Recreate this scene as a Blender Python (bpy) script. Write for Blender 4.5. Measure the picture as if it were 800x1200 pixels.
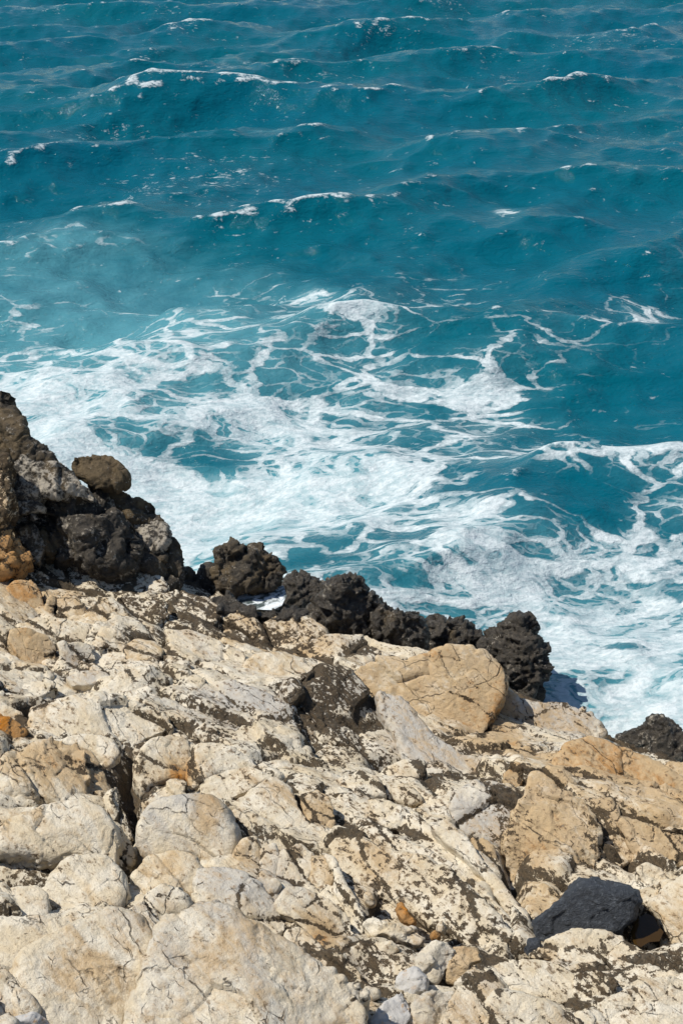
import bpy, math, random
import numpy as np
from mathutils import Vector, Matrix

# ------------------------------------------------------------------ scene, camera, light
sc = bpy.context.scene
for o in list(bpy.data.objects):
    bpy.data.objects.remove(o, do_unlink=True)
COL = sc.collection

CAM = np.array([0.0, 0.0, 9.0]); PITCH = math.radians(27.0); VFOV = math.radians(40.0)
cam = bpy.data.cameras.new("camera"); camo = bpy.data.objects.new("camera", cam); COL.objects.link(camo)
camo.location = CAM; camo.rotation_euler = (math.pi / 2 - PITCH, 0, 0)
cam.sensor_fit = 'VERTICAL'; cam.angle = VFOV; cam.clip_start = 0.1; cam.clip_end = 9000
sc.camera = camo

SUN_EL, SUN_AZ = math.radians(57), math.radians(-92)      # azimuth from +Y (out to sea), negative = left
sdir = Vector((math.sin(SUN_AZ) * math.cos(SUN_EL), math.cos(SUN_AZ) * math.cos(SUN_EL), math.sin(SUN_EL)))
w = bpy.data.worlds.new("World"); sc.world = w; w.use_nodes = True
nt = w.node_tree; bg = nt.nodes["Background"]
sky = nt.nodes.new("ShaderNodeTexSky"); sky.sky_type = 'NISHITA'; sky.sun_disc = False
sky.sun_elevation = SUN_EL; sky.sun_rotation = SUN_AZ
sky.air_density = 1.0; sky.dust_density = 0.3; sky.ozone_density = 1.0
nt.links.new(sky.outputs[0], bg.inputs[0]); bg.inputs[1].default_value = 0.09
sl = bpy.data.lights.new("sun", 'SUN'); sl.energy = 4.2; sl.angle = math.radians(0.53); sl.color = (1.0, 0.94, 0.84)
so = bpy.data.objects.new("sun", sl); COL.objects.link(so)
so.rotation_euler = sdir.to_track_quat('Z', 'Y').to_euler(); so.location = (-20, -10, 30)
sc.view_settings.view_transform = 'Standard'; sc.view_settings.look = 'None'
sc.view_settings.gamma = 1; sc.view_settings.use_curve_mapping = False
sc.view_settings.exposure = 0.22
sc.render.engine = 'CYCLES'; sc.cycles.max_bounces = 5; sc.cycles.use_denoising = True

# ------------------------------------------------------------------ numeric helpers
RNG = np.random.RandomState(7)
PERM = RNG.permutation(256).astype(np.int32); PERM = np.concatenate([PERM, PERM, PERM])
GR = RNG.normal(size=(256, 3)); GR /= np.linalg.norm(GR, axis=1)[:, None]; GR = GR.astype(np.float32)
CELL = RNG.rand(256, 3).astype(np.float32)

def hsh(i, j, k):
    return PERM[PERM[PERM[i & 255] + (j & 255)] + (k & 255)]

def perlin(p):
    p = np.asarray(p, np.float32)
    f = np.floor(p); i = f.astype(np.int32); f = p - f
    u = f * f * f * (f * (f * 6 - 15) + 10)
    r = 0
    for a in (0, 1):
        wx = u[:, 0] if a else 1 - u[:, 0]
        for b in (0, 1):
            wy = u[:, 1] if b else 1 - u[:, 1]
            for c in (0, 1):
                wz = u[:, 2] if c else 1 - u[:, 2]
                g = GR[hsh(i[:, 0] + a, i[:, 1] + b, i[:, 2] + c)]
                d = g[:, 0] * (f[:, 0] - a) + g[:, 1] * (f[:, 1] - b) + g[:, 2] * (f[:, 2] - c)
                r = r + wx * wy * wz * d
    return r * 1.5

def fbm(p, octv=4, gain=0.5, ridge=False):
    s = 0; a = 1.0; t = 0; q = np.asarray(p, np.float32)
    for _ in range(octv):
        n = perlin(q)
        if ridge: n = 1 - 2 * np.abs(n)
        s = s + a * n; t += a; a *= gain; q = q * 2.03 + 17.3
    return s / t

def worley(p, want_cell=False):
    """F1, F2 and, if asked, the offset to the nearest seed and its hash."""
    p = np.asarray(p, np.float32); i = np.floor(p).astype(np.int32)
    n = len(p); f1 = np.full(n, 9., np.float32); f2 = np.full(n, 9., np.float32)
    off = np.zeros((n, 3), np.float32); hid = np.zeros(n, np.int32)
    for a in (-1, 0, 1):
        for b in (-1, 0, 1):
            for c in (-1, 0, 1):
                h = hsh(i[:, 0] + a, i[:, 1] + b, i[:, 2] + c)
                d = (i + np.array([a, b, c], np.int32)) + CELL[h] - p
                q = np.sqrt((d * d).sum(1))
                m = q < f1
                f2 = np.where(m, f1, np.minimum(f2, q)); f1 = np.where(m, q, f1)
                if want_cell:
                    off[m] = d[m]; hid[m] = h[m]
    return (f1, f2, off, hid) if want_cell else (f1, f2)

def sstep(a, b, x):
    t = np.clip((x - a) / (b - a), 0, 1); return t * t * (3 - 2 * t)

FPX = 600 / math.tan(VFOV / 2)
FW = np.array([0, math.cos(PITCH), -math.sin(PITCH)]); UP = np.array([0, math.sin(PITCH), math.cos(PITCH)])
def ray(px, py):
    d = np.array([1., 0, 0]) * ((px - 400) / FPX) + UP * (-(py - 600) / FPX) + FW
    return d / np.linalg.norm(d)
def at_z(px, py, z):
    d = ray(px, py); return CAM + d * ((z - CAM[2]) / d[2])
def at_y(px, py, y):
    d = ray(px, py); return CAM + d * (y / d[1])

def poly_sdf(pts, poly):
    """signed distance to a closed polygon, positive inside"""
    pts = np.asarray(pts, np.float64); poly = np.asarray(poly, np.float64)
    best = np.full(len(pts), 1e9); ins = np.zeros(len(pts), bool)
    for k in range(len(poly)):
        a = poly[k]; b = poly[(k + 1) % len(poly)]; ab = b - a
        t = np.clip(((pts - a) @ ab) / max(ab @ ab, 1e-12), 0, 1)
        dd = pts - a - t[:, None] * ab
        best = np.minimum(best, (dd * dd).sum(1))
        c = ((a[1] > pts[:, 1]) != (b[1] > pts[:, 1]))
        if abs(b[1] - a[1]) > 1e-12:
            xi = a[0] + (pts[:, 1] - a[1]) / (b[1] - a[1]) * ab[0]
            ins ^= (c & (pts[:, 0] < xi))
    d = np.sqrt(best); return np.where(ins, d, -d)

# ------------------------------------------------------------------ lie of the land
CTRL = [(-250, 1250, 3.3), (0, 1200, 3.2), (200, 1200, 3.15), (400, 1200, 3.0), (600, 1200, 2.95), (800, 1200, 2.95), (1050, 1250, 3.0),
        (0, 1050, 2.9), (200, 1050, 2.8), (400, 1060, 2.65), (600, 1100, 2.6), (780, 1090, 2.55), (1050, 1090, 2.6),
        (0, 930, 2.65), (150, 950, 2.4), (300, 930, 2.45), (450, 960, 2.35), (600, 980, 2.35), (760, 960, 2.3), (1000, 1000, 2.2),
        (-200, 900, 2.8), (0, 800, 2.25), (150, 800, 2.2), (300, 820, 2.1), (430, 870, 1.95), (560, 890, 1.9), (680, 890, 1.95), (800, 930, 1.9),
        (0, 710, 2.05), (100, 720, 2.0), (220, 730, 1.8), (330, 770, 1.75), (450, 790, 1.6), (560, 830, 1.5), (660, 865, 1.5),
        (60, 655, 1.95), (160, 670, 1.75), (230, 695, 1.5), (320, 715, 1.25), (420, 745, 1.15), (520, 770, 1.1), (600, 815, 0.9),
        (-150, 600, 2.6), (-200, 480, 3.0), (0, 500, 2.7), (30, 560, 2.35), (110, 610, 1.95), (180, 645, 1.6)]
CP = np.array([at_z(*c) for c in CTRL])
def tps_fit(P, z, lam=0.02):
    n = len(P); d = np.linalg.norm(P[:, None] - P[None], axis=2)
    K = np.where(d > 0, d * d * np.log(np.maximum(d, 1e-9)), 0) + lam * np.eye(n)
    A = np.zeros((n + 3, n + 3)); A[:n, :n] = K; A[:n, n] = 1; A[:n, n + 1:] = P; A[n:, :n] = A[:n, n:].T
    return np.linalg.solve(A, np.concatenate([z, [0, 0, 0]]))
TW = tps_fit(CP[:, :2], CP[:, 2])
COAST = [(-4.6, 14.6), (-3.3, 14.0), (-2.4, 13.7), (-1.6, 13.45), (-.9, 13.5), (-.2, 13.25), (.5, 12.85), (1.2, 12.55), (1.9, 12.1), (2.55, 11.3), (3.26, 10.7)]
LAND = [(-60, 20), (-16, 16.5), (-9, 15.6)] + [tuple(c) for c in COAST] + [(5.2, 8.8), (9, 8.0), (20, 8.5), (60, 3), (60, -40), (-60, -40)]
def land_z(xy):
    xy = np.asarray(xy, np.float64)
    d2 = ((xy[:, None] - CP[None, :, :2]) ** 2).sum(2)
    z = (0.5 * np.where(d2 > 0, d2 * np.log(np.maximum(d2, 1e-18)), 0)) @ TW[:-3] + TW[-3] + xy @ TW[-2:]
    far = np.clip((np.abs(xy[:, 0]) - 6) / 3, 0, 1); far = np.maximum(far, np.clip((4.6 - xy[:, 1]) / 1.5, 0, 1))
    plain = 3.6 - 0.17 * xy[:, 1] + 0.3 * np.sin(xy[:, 0] * .6)
    z = z * (1 - far) + plain * far
    s = -poly_sdf(xy, LAND)                       # metres out past the edge
    return np.where(s > 0, z - 2.2 * s, z) - 0.10 * np.exp(-np.maximum(-s, 0) / 0.35)
def at_land(px, py, lift=0.0):
    d = ray(px, py); t = np.arange(5, 30, 0.015); P = CAM + d * t[:, None]
    h = land_z(P[:, :2]) + lift; k = np.argmax(P[:, 2] < h)
    return P[k] if P[k, 2] < h[k] else at_z(px, py, 0.3)

# ------------------------------------------------------------------ material helpers
def mat(name):
    m = bpy.data.materials.new(name); m.use_nodes = True
    t = m.node_tree; return m, t, t.nodes["Principled BSDF"]
class N:
    def __init__(s, t): s.t = t
    def new(s, k, **kw):
        n = s.t.nodes.new(k)
        for a, b in kw.items(): setattr(n, a, b)
        return n
    def put(s, sock, v):
        if isinstance(v, bpy.types.NodeSocket): s.t.links.new(v, sock)
        elif v is not None: sock.default_value = v
    def math(s, op, a, b=None, c=None, clamp=False):
        n = s.new("ShaderNodeMath", operation=op, use_clamp=clamp)
        s.put(n.inputs[0], a); s.put(n.inputs[1], b); s.put(n.inputs[2], c); return n.outputs[0]
    def ss(s, a, b, x):
        n = s.new("ShaderNodeMapRange", interpolation_type='SMOOTHSTEP')
        s.put(n.inputs[0], x); s.put(n.inputs[1], a); s.put(n.inputs[2], b); return n.outputs[0]
    def mix(s, f, a, b):
        n = s.new("ShaderNodeMix", data_type='RGBA')
        s.put(n.inputs[0], f); s.put(n.inputs[6], a); s.put(n.inputs[7], b); return n.outputs[2]
    def noise(s, v, scale, detail=5, rough=.55, dist=0.0):
        n = s.new("ShaderNodeTexNoise"); s.put(n.inputs["Vector"], v)
        n.inputs["Scale"].default_value = scale; n.inputs["Detail"].default_value = detail
        n.inputs["Roughness"].default_value = rough; n.inputs["Distortion"].default_value = dist
        return n.outputs[0]
    def attr(s, a):
        return s.new("ShaderNodeAttribute", attribute_name=a).outputs["Fac"]
    def bump(s, h, strength, dist, nrm=None):
        n = s.new("ShaderNodeBump"); n.inputs["Strength"].default_value = strength; n.inputs["Distance"].default_value = dist
        s.put(n.inputs["Height"], h); s.put(n.inputs["Normal"], nrm); return n.outputs[0]
C = lambda r, g, b: (r, g, b, 1)

def foliated(n, P):
    """rock coordinates stretched along the bedding direction"""
    m = n.new("ShaderNodeMapping"); m.vector_type = 'TEXTURE'
    n.put(m.inputs[0], P); m.inputs["Rotation"].default_value = (0.25, 0.2, math.radians(-47)); m.inputs["Scale"].default_value = (2.3, 0.9, 0.75)
    return m.outputs[0]

def make_limestone():
    m, t, b = mat("limestone"); n = N(t)
    P = n.new("ShaderNodeNewGeometry").outputs["Position"]; F = foliated(n, P)
    och, lic, gry, crk = (n.attr(a) for a in ("ochre", "lichen", "grey", "crack"))
    n1 = n.noise(P, 1.6, 4); n2 = n.noise(F, 5.5, 9, .64, .8); n3 = n.noise(P, 24, 8, .68); n4 = n.noise(P, 95, 5, .6)
    n5 = n.noise(F, 2.6, 8, .6, .8); n6 = n.noise(F, 11, 10, .70, .5); n7 = n.noise(P, 3.1, 7, .62, 1.2); n8 = n.noise(F, 40, 6, .65, .3)
    col = n.mix(n.ss(.36, .64, n7), C(.66, .565, .405), C(.76, .70, .575))
    g = n.math('ADD', n.math('MULTIPLY', n5, .8), n.math('ADD', n.math('MULTIPLY', gry, .40), n.math('MULTIPLY', n3, .25)))
    col = n.mix(n.math('MULTIPLY', n.ss(.54, .78, g), .9), col, C(.47, .455, .42))
    # warm iron staining, blotchy
    a = n.math('ADD', n.math('MULTIPLY', n5, .45), n.math('MULTIPLY', n6, .55))
    a = n.math('ADD', a, n.math('MULTIPLY', och, .36)); a = n.math('ADD', a, n.math('MULTIPLY', n.math('SUBTRACT', n3, .5), .22))
    col = n.mix(n.math('MULTIPLY', n.ss(.475, .67, a), .8), col, C(.50, .345, .175))
    col = n.mix(n.math('MULTIPLY', n.ss(.70, .86, a), .8), col, C(.42, .20, .05))
    col = n.mix(n.ss(.95, 1.1, a), col, C(.55, .21, .02))
    # brown speckle
    s = n.math('ADD', n.math('MULTIPLY', n3, .55), n.math('ADD', n.math('MULTIPLY', n8, .32), n.math('MULTIPLY', n2, .25)))
    s = n.math('ADD', s, n.math('MULTIPLY', lic, .10))
    col = n.mix(n.math('MULTIPLY', n.ss(.60, .655, s), .72), col, C(.22, .14, .07))
    # black lichen and the dirt held in cracks
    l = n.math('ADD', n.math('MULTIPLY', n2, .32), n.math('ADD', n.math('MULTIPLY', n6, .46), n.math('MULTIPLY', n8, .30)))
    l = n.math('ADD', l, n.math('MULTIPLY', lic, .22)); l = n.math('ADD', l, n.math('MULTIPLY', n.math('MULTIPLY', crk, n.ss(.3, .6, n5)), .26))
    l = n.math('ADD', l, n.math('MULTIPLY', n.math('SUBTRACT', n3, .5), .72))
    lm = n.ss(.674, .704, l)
    # hairline fractures
    wn = n.new("ShaderNodeTexNoise"); n.put(wn.inputs["Vector"], P); wn.inputs["Scale"].default_value = 3.2; wn.inputs["Detail"].default_value = 3.5
    o1 = n.new("ShaderNodeVectorMath", operation='SCALE'); n.put(o1.inputs[0], wn.outputs["Color"]); o1.inputs["Scale"].default_value = .22
    o2 = n.new("ShaderNodeVectorMath", operation='ADD'); n.put(o2.inputs[0], F); n.put(o2.inputs[1], o1.outputs[0])
    def lines(sc_, w):
        v = n.new("ShaderNodeTexVoronoi", feature='DISTANCE_TO_EDGE'); n.put(v.inputs["Vector"], o2.outputs[0]); v.inputs["Scale"].default_value = sc_
        return n.math('SUBTRACT', 1.0, n.ss(0, w, v.outputs["Distance"]))
    k1 = n.math('MULTIPLY', lines(2.6, .017), n.ss(.48, .58, n1)); k2 = n.math('MULTIPLY', lines(6.5, .022), n.ss(.53, .62, n7))
    kl = n.math('MAXIMUM', k1, k2)
    lm = n.math('MAXIMUM', lm, n.math('MULTIPLY', kl, n.ss(.40, .56, n3)))
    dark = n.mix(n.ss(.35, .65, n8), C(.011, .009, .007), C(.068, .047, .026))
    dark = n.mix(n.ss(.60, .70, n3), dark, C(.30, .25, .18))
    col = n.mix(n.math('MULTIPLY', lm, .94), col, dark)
    col = n.mix(n.math('MULTIPLY', n.ss(.35, .75, n4), .20), col, C(.30, .23, .15))
    n.put(b.inputs["Base Color"], col); b.inputs["Roughness"].default_value = .88; b.inputs["Specular IOR Level"].default_value = .25
    h = n.math('ADD', n.math('MULTIPLY', n3, .6), n.math('MULTIPLY', n4, .22)); h = n.math('SUBTRACT', h, n.math('MULTIPLY', lm, .10)); h = n.math('SUBTRACT', h, n.math('MULTIPLY', kl, .35))
    nb = n.bump(h, 1.0, .030); n.put(b.inputs["Normal"], n.bump(n.math('ADD', n6, n.math('MULTIPLY', n8, .4)), .6, .035, nb))
    return m

def make_reef():
    m, t, b = mat("dark_reef_rock"); n = N(t)
    P = n.new("ShaderNodeNewGeometry").outputs["Position"]
    och, lic, gry, wet = (n.attr(a) for a in ("ochre", "lichen", "grey", "wet"))
    n1 = n.noise(P, 3, 6, .6, .5); n3 = n.noise(P, 26, 8, .7); n4 = n.noise(P, 80, 5, .65); n2 = n.noise(P, 8, 9, .66, .6)
    col = n.mix(n.ss(.25, .75, n3), C(.014, .012, .010), C(.095, .078, .056))
    col = n.mix(n.ss(.50, .72, n.math('ADD', n1, n.math('MULTIPLY', n.math('SUBTRACT', och, .22), .7))), col, n.mix(n3, C(.050, .034, .016), C(.21, .15, .075)))
    g = n.math('ADD', n.math('ADD', n.math('MULTIPLY', n2, .6), n.math('MULTIPLY', n3, .4)), n.math('MULTIPLY', gry, .30))
    col = n.mix(n.ss(.565, .66, g), col, C(.46, .41, .33))
    sp = n.new("ShaderNodeTexVoronoi"); sp.inputs["Scale"].default_value = 34; n.put(sp.inputs["Vector"], P)
    col = n.mix(n.math('MULTIPLY', n.math('LESS_THAN', sp.outputs["Distance"], .2), n.ss(.5, .62, n2)), col, C(.42, .40, .36))
    n.put(b.inputs["Base Color"], col)
    n.put(b.inputs["Roughness"], n.math('SUBTRACT', .8, n.math('MULTIPLY', wet, .55)))
    h = n.math('ADD', n.math('MULTIPLY', n3, .7), n.math('MULTIPLY', n4, .3))
    n.put(b.inputs["Normal"], n.bump(n2, .6, .08, n.bump(h, 1.0, .05)))
    return m

def make_slate():
    m, t, b = mat("blue_black_slate"); n = N(t)
    P = n.new("ShaderNodeNewGeometry").outputs["Position"]
    n1 = n.noise(P, 6, 8, .65, .5); n3 = n.noise(P, 30, 8, .7); n4 = n.noise(P, 110, 4, .6)
    col = n.mix(n1, C(.018, .022, .029), C(.078, .090, .108)); col = n.mix(n.ss(.50, .66, n3), col, C(.12, .135, .155))
    n.put(b.inputs["Base Color"], col); b.inputs["Roughness"].default_value = .62
    n.put(b.inputs["Normal"], n.bump(n.math('ADD', n3, n.math('MULTIPLY', n4, .3)), 1.0, .05))
    return m

def make_blue_grey():
    m, t, b = mat("blue_grey_limestone"); n = N(t)
    P = n.new("ShaderNodeNewGeometry").outputs["Position"]
    n1 = n.noise(P, 7, 8, .6, .6); n3 = n.noise(P, 34, 8, .7); n2 = n.noise(P, 15, 8, .65, .5)
    col = n.mix(n1, C(.40, .395, .385), C(.60, .575, .53)); col = n.mix(n.ss(.56, .68, n2), col, C(.42, .27, .14))
    col = n.mix(n.ss(.6, .68, n3), col, C(.14, .11, .08))
    n.put(b.inputs["Base Color"], col); b.inputs["Roughness"].default_value = .85
    n.put(b.inputs["Normal"], n.bump(n.math('ADD', n3, n2), .7, .02))
    return m

def make_sea():
    m, t, b = mat("sea_water"); n = N(t)
    P = n.new("ShaderNodeNewGeometry").outputs["Position"]
    D, cap, milk = n.attr("foam"), n.attr("cap"), n.attr("milk")
    mp = n.new("ShaderNodeMapping"); mp.vector_type = 'TEXTURE'; n.put(mp.inputs[0], P)
    mp.inputs["Rotation"].default_value = (0, 0, math.radians(10)); mp.inputs["Scale"].default_value = (1.5, 1.0, 1.0); S = mp.outputs[0]
    wn = n.new("ShaderNodeTexNoise"); n.put(wn.inputs["Vector"], S); wn.inputs["Scale"].default_value = .9; wn.inputs["Detail"].default_value = 5
    ofs = n.new("ShaderNodeVectorMath", operation='SUBTRACT'); n.put(ofs.inputs[0], wn.outputs["Color"]); ofs.inputs[1].default_value = (.5, .5, .5)
    scl = n.new("ShaderNodeVectorMath", operation='SCALE'); n.put(scl.inputs[0], ofs.outputs[0]); scl.inputs["Scale"].default_value = 1.5
    wv = n.new("ShaderNodeVectorMath", operation='ADD'); n.put(wv.inputs[0], S); n.put(wv.inputs[1], scl.outputs[0]); W = wv.outputs[0]
    f1 = n.noise(S, .55, 6, .6, .6); f2 = n.noise(W, 2.4, 8, .62); f3 = n.noise(S, 14, 6, .65); f4 = n.noise(W, 5.5, 8, .66)
    Dn = n.math('ADD', D, n.math('MULTIPLY', n.math('SUBTRACT', f1, .5), .95)); Dn = n.math('ADD', Dn, n.math('MULTIPLY', n.math('SUBTRACT', f2, .5), .55))
    Dn = n.math('ADD', Dn, n.math('MULTIPLY', n.math('SUBTRACT', f4, .5), .25))
    gate = n.ss(.04, .22, D)
    def web(scale, k0, k1):
        v = n.new("ShaderNodeTexVoronoi", feature='DISTANCE_TO_EDGE'); n.put(v.inputs["Vector"], W); v.inputs["Scale"].default_value = scale
        wd = n.math('MAXIMUM', n.math('ADD', k0, n.math('MULTIPLY', Dn, k1)), .02)
        return n.math('SUBTRACT', 1.0, n.ss(n.math('MULTIPLY', wd, .5), wd, v.outputs["Distance"]))
    wa = n.math('MULTIPLY', web(1.0, -.05, .34), n.ss(.14, .45, Dn)); wb = n.math('MULTIPLY', web(2.7, -.06, .36), n.math('MULTIPLY', n.ss(.24, .60, Dn), .85))
    wc = n.math('MULTIPLY', web(6.5, -.06, .36), n.math('MULTIPLY', n.ss(.36, .75, Dn), .6))
    sheet = n.math('MULTIPLY', n.ss(.80, 1.10, Dn), .95)
    foam = n.math('MAXIMUM', n.math('MAXIMUM', wa, wb), n.math('MAXIMUM', wc, sheet))
    foam = n.math('MULTIPLY', foam, n.math('ADD', .50, n.math('MULTIPLY', n.ss(.36, .62, n.math('ADD', n.math('MULTIPLY', f3, .5), n.math('MULTIPLY', f4, .5))), .50)))
    foam = n.math('MULTIPLY', foam, gate)
    # breaking crests
    cx = n.math('ADD', cap, n.math('MULTIPLY', n.math('SUBTRACT', f2, .5), 1.0)); cx = n.math('ADD', cx, n.math('MULTIPLY', n.math('SUBTRACT', f3, .5), 1.7))
    foam = n.math('MAXIMUM', foam, n.math('MULTIPLY', n.ss(.56, .95, cx), .85))
    # small flecks scattered in patches over the open water
    pm = n.ss(.50, .66, n.noise(S, .22, 5, .6, .4)); fl = n.noise(W, 9.0, 4, .6); fl2 = n.noise(S, 3.4, 6, .62, .8)
    fleck = n.math('MULTIPLY', n.ss(.605, .735, n.math('ADD', n.math('MULTIPLY', fl, .5), n.math('ADD', n.math('MULTIPLY', fl2, .5), n.math('MULTIPLY', n.math('ADD', cap, n.math('MULTIPLY', pm, .5)), .16)))), .75)
    foam = n.math('MAXIMUM', foam, fleck)
    deep = n.mix(n.noise(P, .12, 3), C(.0002, .081, .140), C(.0005, .108, .136))
    mm = n.math('MULTIPLY', n.ss(.05, .80, n.math('ADD', n.math('ADD', milk, n.math('MULTIPLY', n.math('SUBTRACT', f1, .5), .5)), n.math('MULTIPLY', n.math('SUBTRACT', f2, .5), .35))), .85)
    wat = n.mix(mm, deep, C(.10, .30, .35))
    col = n.mix(foam, wat, C(.62, .685, .705))
    n.put(b.inputs["Base Color"], col); b.inputs["IOR"].default_value = 1.333
    n.put(b.inputs["Roughness"], n.math('ADD', .10, n.math('MULTIPLY', foam, .7)))
    n.put(b.inputs["Specular IOR Level"], n.math('SUBTRACT', .20, n.math('MULTIPLY', foam, .1)))
    r1 = n.noise(S, 1.5, 6, .55, .3); r2 = n.noise(S, 5.0, 6, .6, .3)
    r3 = n.noise(S, 14.0, 5, .6, .3); nb = n.bump(r1, .5, .16); nb = n.bump(r2, .75, .07, nb); nb = n.bump(r3, .5, .025, nb); nb = n.bump(n.math('ADD', foam, n.math('MULTIPLY', f3, .3)), .35, .05, nb)
    n.put(b.inputs["Normal"], nb)
    return m

def make_pool(name, c, foamy):
    m, t, b = mat(name); n = N(t)
    P = n.new("ShaderNodeNewGeometry").outputs["Position"]
    f = n.noise(P, 3.2, 7, .6, 2.2); g = n.noise(P, 11, 7, .65)
    col = n.mix(n.noise(P, 6, 5), C(*c), C(c[0] * 2, c[1] * 1.8, c[2] * 1.5))
    fm = n.math('MULTIPLY', n.ss(.40, .58, n.math('ADD', f, n.math('MULTIPLY', n.math('SUBTRACT', g, .5), .3))), foamy)
    n.put(b.inputs["Base Color"], n.mix(fm, col, C(.72, .78, .82)))
    n.put(b.inputs["Roughness"], n.math('ADD', .06, n.math('MULTIPLY', fm, .6))); b.inputs["IOR"].default_value = 1.333
    n.put(b.inputs["Normal"], n.bump(n.noise(P, 9, 4), .25, .02))
    return m

M = dict(lime=make_limestone(), reef=make_reef(), slate=make_slate(), blue=make_blue_grey(), sea=make_sea(),
         foampool=make_pool("foamy_pool_water", (.05, .07, .08), 1.0), brownpool=make_pool("brown_pool_water", (.030, .018, .006), 0.0),
         darkpool=make_pool("dark_pool_water", (.022, .022, .02), 0.0))

# ------------------------------------------------------------------ stains laid on the rock at their own places (world x, y, radii)
BLOBS = {"lichen": [], "ochre": [], "grey": []}
def blob(kind, px, py, rx, ry, s):
    P = at_land(px, py); dist = np.linalg.norm(P - CAM); dep = math.asin((CAM[2] - P[2]) / dist)
    BLOBS[kind].append((P[0], P[1], rx * dist / FPX, ry * dist / FPX / max(math.sin(dep), .3), s))
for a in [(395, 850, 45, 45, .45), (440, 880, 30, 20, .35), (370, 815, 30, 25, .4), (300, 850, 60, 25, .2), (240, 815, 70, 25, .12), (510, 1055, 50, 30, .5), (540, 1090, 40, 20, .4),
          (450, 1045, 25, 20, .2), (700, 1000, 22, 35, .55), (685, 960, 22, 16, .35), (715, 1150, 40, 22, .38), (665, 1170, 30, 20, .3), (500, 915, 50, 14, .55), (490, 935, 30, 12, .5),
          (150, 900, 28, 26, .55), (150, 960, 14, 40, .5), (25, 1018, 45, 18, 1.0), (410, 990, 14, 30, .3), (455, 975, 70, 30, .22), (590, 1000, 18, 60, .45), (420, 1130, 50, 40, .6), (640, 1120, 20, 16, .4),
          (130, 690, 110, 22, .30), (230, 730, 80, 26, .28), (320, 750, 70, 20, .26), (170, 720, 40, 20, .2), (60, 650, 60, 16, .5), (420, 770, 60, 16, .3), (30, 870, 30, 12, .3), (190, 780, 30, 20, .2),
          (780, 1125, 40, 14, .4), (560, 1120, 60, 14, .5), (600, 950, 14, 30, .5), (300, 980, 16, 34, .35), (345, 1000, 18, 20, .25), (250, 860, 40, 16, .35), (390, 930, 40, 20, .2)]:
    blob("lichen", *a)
for a in [(520, 815, 70, 50, .18), (540, 848, 24, 22, .35), (490, 800, 20, 22, .4), (590, 850, 18, 34, .55), (620, 880, 30, 10, .3), (630, 1000, 45, 40, .30), (760, 925, 70, 50, .5), (775, 980, 60, 40, .35),
          (210, 905, 12, 10, 1.5), (60, 910, 40, 20, .28), (375, 1095, 16, 16, .5), (240, 985, 14, 16, .4), (30, 700, 24, 18, .55), (85, 700, 30, 20, .2), (25, 755, 14, 14, .4), (40, 768, 12, 12, .5), (8, 855, 20, 14, .8),
          (180, 748, 10, 6, .4), (340, 760, 40, 8, .6), (265, 745, 18, 12, .6), (375, 735, 20, 10, .5), (560, 915, 30, 16, .2), (690, 890, 60, 26, .25), (440, 1020, 20, 26, .2), (380, 960, 16, 20, .25), (640, 1045, 25, 16, .3),
          (100, 1165, 40, 20, .45), (480, 1070, 10, 10, .4), (215, 1120, 26, 16, .4), (330, 1150, 40, 22, .35), (250, 1170, 30, 14, .3), (70, 905, 40, 18, .35), (375, 1095, 20, 16, .4), (440, 1020, 24, 26, .25), (135, 1100, 20, 14, .3), (190, 1025, 24, 16, .3), (30, 975, 30, 12, .2), (250, 970, 16, 18, .4), (330, 945, 24, 16, .2), (285, 1010, 16, 20, .3), (120, 910, 16, 20, .3), (60, 840, 30, 10, .2), (650, 890, 40, 22, .3), (700, 960, 30, 20, .2), (800, 1090, 20, 20, .3), (560, 870, 40, 12, .3)]:
    blob("ochre", *a)
for a in [(220, 960, 45, 25, .5), (500, 870, 40, 26, .55), (300, 830, 100, 30, .4), (560, 960, 25, 18, .45), (300, 1040, 50, 30, .35), (250, 1130, 70, 40, .3), (660, 955, 40, 14, .4), (640, 850, 60, 20, .35), (110, 1110, 40, 20, .3), (430, 830, 30, 20, .3)]:
    blob("grey", *a)
def blobs_at(p, kind):
    r = np.zeros(len(p), np.float32)
    for x, y, rx, ry, s in BLOBS[kind]:
        q = ((p[:, 0] - x) / rx) ** 2 + ((p[:, 1] - y) / ry) ** 2
        r += (s * np.exp(-.7 * q)).astype(np.float32)
    return r

# ------------------------------------------------------------------ mesh helpers
def new_mesh(name, V, F, m, attrs=None, smooth=True, origin=None):
    V = np.asarray(V, np.float64); org = np.zeros(3) if origin is None else np.asarray(origin)
    me = bpy.data.meshes.new(name)
    F = np.asarray(F, np.int32)
    me.vertices.add(len(V)); me.vertices.foreach_set("co", (V - org).astype(np.float32).ravel())
    me.loops.add(F.size); me.loops.foreach_set("vertex_index", F.ravel())
    me.polygons.add(len(F)); me.polygons.foreach_set("loop_start", np.arange(0, F.size, F.shape[1], dtype=np.int32))
    me.polygons.foreach_set("loop_total", np.full(len(F), F.shape[1], np.int32))
    me.update(calc_edges=True)
    if smooth: me.polygons.foreach_set("use_smooth", np.ones(len(F), bool))
    for k, v in (attrs or {}).items():
        a = me.attributes.new(k, 'FLOAT', 'POINT'); a.data.foreach_set("value", np.asarray(v, np.float32))
    me.materials.append(m)
    o = bpy.data.objects.new(name, me); o.location = org; COL.objects.link(o); return o
def grid_faces(nr, nc):
    a = np.arange(nr * nc, dtype=np.int32).reshape(nr, nc)
    return np.stack([a[:-1, :-1], a[:-1, 1:], a[1:, 1:], a[1:, :-1]], -1).reshape(-1, 4)
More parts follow.
